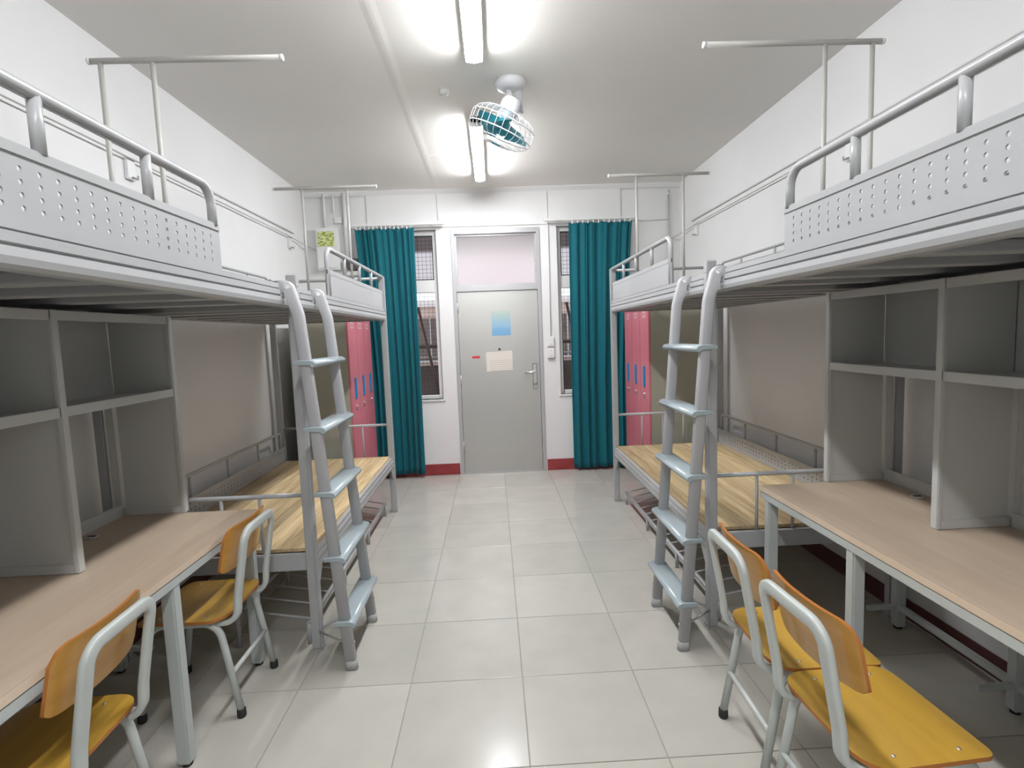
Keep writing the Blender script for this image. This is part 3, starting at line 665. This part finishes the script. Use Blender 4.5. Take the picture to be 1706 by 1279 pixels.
# ------------------------------------------------------------------ lockers
def locker(s, side):
    y0, y1, u0, u1, h = 4.87, 5.77, 1.36, 1.86, 1.80
    t = thing('locker', 'tall pink three-door locker between the %s bunk and the curtain' % side, 'locker', (s*1.61, 5.32, 0), 'pink lockers')
    obj('body', bx(MB(), s, u0+.018, u1, y0, y1, .05, h), m_lockb, t, bevel=.003)
    obj('plinth', bx(MB(), s, u0+.03, u1-.02, y0+.01, y1-.01, 0, .05), m_lockb, t)
    w = (y1-y0)/3
    for i in range(3):
        a = y0+w*i; d = obj('door', bx(MB(), s, u0, u0+.018, a+.003, a+w-.003, .07, h-.02), m_pink, t, bevel=.004)
        hy = a+.05 if s < 0 else a+.07
        hy = a+w*.5
        obj('handle', bx(MB(), s, u0-.014, u0, hy-.02, hy+.02, 1.00, 1.20), m_blue, d, bevel=.006)
        obj('lock', MB().lathe([(.014,0),(.014,.01),(.008,.016)], (s*u0, hy, .93), (-s,0,0), 12).box(*sorted((s*u0, s*(u0-.006))), hy-.03, hy+.03, .90, .908), m_sil, d)
        fr = MB()
        for (p,q,e,f) in ((-.045,.045,1.70,1.706),(-.045,.045,1.654,1.66),(-.045,-.039,1.66,1.70),(.039,.045,1.66,1.70)): bx(fr, s, u0-.002, u0, hy+p, hy+q, e, f)
        obj('card_holder', fr, m_white, d)
    return t
locker(-1, 'left'); locker(1, 'right')

# ------------------------------------------------------------------ desks and shelves
def desk(s, side):
    t = thing('desk', 'long wood-topped desk with grey steel legs under the %s loft bed' % side, 'desk', (s*1.59, 1.5, 0), 'long desks')
    y0, y1, u0, u1, z = .46, 2.565, 1.23, 1.95, .748
    top = obj('desk_top', bx(MB(), s, u0+.002, u1, y0, y1, z-.025, z), m_desk, t, bevel=.002)
    obj('edge_band', bx(MB(), s, u0, u0+.002, y0, y1, z-.024, z-.0005), m_edge, top)
    for u in (u0+.003, u1-.05): obj('apron', bx(MB(), s, u, u+.03, y0+.04, y1-.004, z-.062, z-.0255), m_legm, t, bevel=.003)
    for y in (2.505, 1.895, 1.16, .52): obj('apron', bx(MB(), s, u0+.042, u1-.05, y-.015, y+.015, z-.056, z-.025), m_legm, t, bevel=.003)
    for y in (2.505, 1.895, 1.16, .52):
        for u in (u0+.006, u1-.062):
            lg = obj('leg', bx(MB(), s, u, u+.048, y-.024, y+.024, .012, z-.0255), m_legm, t, bevel=.006)
            obj('foot_pad', MB().lathe([(.018,0),(.018,.012)], (s*(u+.022), y, 0), k=14), m_black, lg)
    obj('stretcher', bx(MB(), s, u1-.055, u1-.03, y0+.06, y1-.04, .10, .13), m_legm, t, bevel=.003)
    for y in (2.505, 1.895, 1.16): obj('side_stretcher', bx(MB(), s, u0+.057, u1-.062, y-.01, y+.01, .10, .125) if y < 1.5 else bx(MB(), s, u1-.2, u1-.062, y-.01, y+.01, .10, .125), m_legm, t, bevel=.003)
    for y in (2.272, 1.0): obj('cable_grommet', MB().lathe([(.028,0),(.028,.004),(.018,.006)], (s*1.80,y,z), k=18), m_cap, t)
    for y in (2.272, 1.0): obj('grommet_slot', MB().box(s*1.80-.016, s*1.80+.016, y-.006, y+.006, z+.006, z+.0075), m_black, t)
    # shelf unit standing on the desk
    k = thing('shelf_unit', 'open grey steel shelf unit standing on the %s desk' % side, 'shelf', (s*1.73, 1.56, z), 'steel shelf units on the desks')
    ys = [2.572, 1.91, 1.20, .50]; uf, ub = 1.572, 1.86; zt, zm = 1.683, 1.33
    obj('top_board', bx(MB(), s, uf+.01, ub, .50, 2.572, zt-.02, zt), m_shelf, k)
    obj('middle_shelf', bx(MB(), s, uf+.01, ub, .50, 2.572, zm-.018, zm+.002), m_shelf, k)
    for z0, z1 in ((zt-.035, zt), (zm-.02, zm+.016)): obj('face_rail', bx(MB(), s, uf-.001, uf+.012, .484, 2.588, z0, z1), m_shelf, k, bevel=.002)
    for i, y in enumerate(ys):
        zb = z if i < 3 else z
        obj('stile', bx(MB(), s, uf-.004, uf+.014, y-.016, y+.016, z+.001, zt+.001), m_shelf, k, bevel=.003)
        obj('side_panel', bx(MB(), s, uf+.012, ub-.01, y-.004, y+.004, z+.001, zt-.002), m_shelf, k)
        obj('rear_post', bx(MB(), s, ub+.002, ub+.035, y-.018, y+.018, z+.001, zt), m_shelf, k, bevel=.003)
        obj('foot_rail', bx(MB(), s, uf+.014, ub, y-.012, y+.012, z+.0005, z+.035), m_shelf, k, bevel=.002)
    for a, b in zip(ys[1:], ys[:-1]):
        obj('back_panel', bx(MB(), s, ub-.008, ub, a+.006, b-.006, zm, zt-.02), m_shelf, k)
        obj('back_strip', bx(MB(), s, ub-.004, ub+.012, a+.018, b-.018, z+.0005, z+.055), m_shelf, k)
    return t
for s, side in ((-1,'left'),(1,'right')): desk(s, side)

# ------------------------------------------------------------------ chairs (local frame: faces +x)
def make_chair(lab):
    t = thing('plywood_chair', lab, 'chair', (0,0,0), 'school chairs with pale steel frames')
    W_ = .138
    # back hoop
    pts = [(-.09,-W_-.010,.400),(-.206,-W_,.398),(-.214,-W_,.50),(-.264,-W_,.775),(-.264,W_,.775),(-.214,W_,.50),(-.206,W_,.398),(-.09,W_+.010,.400)]
    obj('back_hoop', MB().sweep(fillet(pts, [.055,.12,.05,.05,.12,.055], 7), [(a_, b_) for a_, b_ in [(.0205*math.copysign(abs(math.cos(2*PI*i/16))**.55, math.cos(2*PI*i/16)), .0115*math.copysign(abs(math.sin(2*PI*i/16))**.55, math.sin(2*PI*i/16))) for i in range(16)]], (1,0,.0)), m_chair, t)
    for sy in (-1, 1):
        y = sy*.158
        p = fillet([(-.205,y*1.05,.012),(-.135,y,.405),(.145,y,.405),(.205,y*1.05,.012)], .075, 7)
        lg = obj('leg', MB().tube(p, .0145, k=12, ref=(0,1,0)), m_chair, t)
        for x in (-.205, .205): obj('foot_tip', MB().lathe([(.0165,0),(.0185,.006),(.0175,.034),(.015,.036)], (x+(.002 if x<0 else -.002),y*1.05,0), k=14), m_black, lg)
    for x in (-.172,): obj('stretcher', MB().tube([(x-.006,-.163,.19),(x-.006,.163,.19)], .010), m_chair, t)
    for x in (-.08,.10): obj('seat_bar', MB().tube([(x,-.158,.405),(x,.158,.405)], .009), m_chair, t)
    # seat: plywood, rounded corners, gently dished, front rolled down
    def outline(nx=26):
        r = .060; hx0, hx1, hy = -.185, .195, .190; pts = []
        for cx_, cy_, a0 in ((hx1-r,hy-r,0),(hx0+r*1.4,hy-r-.012,90),(hx0+r*1.4,-hy+r+.012,180),(hx1-r,-hy+r,270)):
            for a in range(0, 91, 15):
                q = math.radians(a0+a); rr_ = r if cx_ > 0 else r*1.3
                pts.append((cx_+rr_*math.cos(q), cy_+rr_*math.sin(q)))
        return pts
    out = outline(); zt = .434
    def zs(x, y): 
        z = zt - .006*math.cos(min(1,abs(y)/.19)*PI/2)
        if x > .12: z -= .016*((x-.12)/.075)**2
        if x < -.12: z += .008*((-.12-x)/.065)**2
        return z
    mb = MB(); rings = []
    for sc in (1.0, .8, .55, .28):
        rings.append([(.005+(x-.005)*sc, y*sc) for x, y in out])
    n = len(out); th = .012
    vs = [(x, y, zs(x,y)) for rg in rings for x, y in rg] + [(.005,0,zs(.005,0))]
    fs = [(k*n+i, k*n+(i+1)%n, (k+1)*n+(i+1)%n, (k+1)*n+i) for k in range(3) for i in range(n)] + [(3*n+i, 3*n+(i+1)%n, 4*n) for i in range(n)]
    mb.add(vs, fs, True); mb.add([(x,y,z-th) for x,y,z in vs], fs, True)
    seat = obj('seat', mb, m_seat, t)
    eg = MB(); eg.add([(x,y,zs(x,y)) for x,y in out]+[(x,y,zs(x,y)-th) for x,y in out], [(i,(i+1)%n,n+(i+1)%n,n+i) for i in range(n)], True)
    obj('seat_edge', eg, m_ply, seat, normals=True)
    for x in (-.08,.10):
        for y in (-.155,.155): obj('screw', MB().lathe([(.0055,-.001),(.0055,.0015),(.003,.003)], (x,y,zs(x,y)), k=10), m_sil, seat)
    # back plate on the seat side of the hoop
    def bp(d):
        def fn(u, v):
            y = (u-.5)*.365; e = abs(u-.5)*2
            z = .612+.190*v; k = max(0, e-.72)/.28
            z = z - .045*max(0, v-.35)/.65*(1-math.sqrt(max(0, 1-k*k))) + .020*max(0, .35-v)/.35*(1-math.sqrt(max(0, 1-k*k)))
            x = -.2236-(z-.6)*.2236 + .026 + .030*e**2.2 + d
            return (x, y, z)
        return fn
    a = MB().grid(bp(0), 24, 8); b = MB().grid(bp(.010), 24, 8); mb = MB(); mb.add(a.v, a.f, True); mb.add(b.v, b.f, True)
    back = obj('backrest', mb, m_back, t)
    nu, nv = 24, 8; rim = [(i,0) for i in range(nu+1)]+[(nu,j) for j in range(1,nv+1)]+[(i,nv) for i in range(nu-1,-1,-1)]+[(0,j) for j in range(nv-1,0,-1)]
    A = [bp(0)(i/nu,j/nv) for i,j in rim]; B = [bp(.010)(i/nu,j/nv) for i,j in rim]; n = len(rim)
    eg = MB().add(A+B, [(i,(i+1)%n,n+(i+1)%n,n+i) for i in range(n)], True); obj('backrest_edge', eg, m_ply, back)
    return t
c1 = make_chair('yellow plywood chair turned in at the left desk, next to the ladder')
c1.location = (-1.375, 2.305, 0); c1.rotation_euler = (0,0,PI)
dup(c1, (-1.405, 1.475, 0), PI+.04, 'yellow plywood chair at the left desk, cut off by the bottom of the photo')
dup(c1, (.985, 1.795, 0), -.03, 'yellow plywood chair at the right desk, between the ladder and the other chair')
dup(c1, (.985, 1.40, 0), .05, 'yellow plywood chair at the right desk, largest and nearest one')
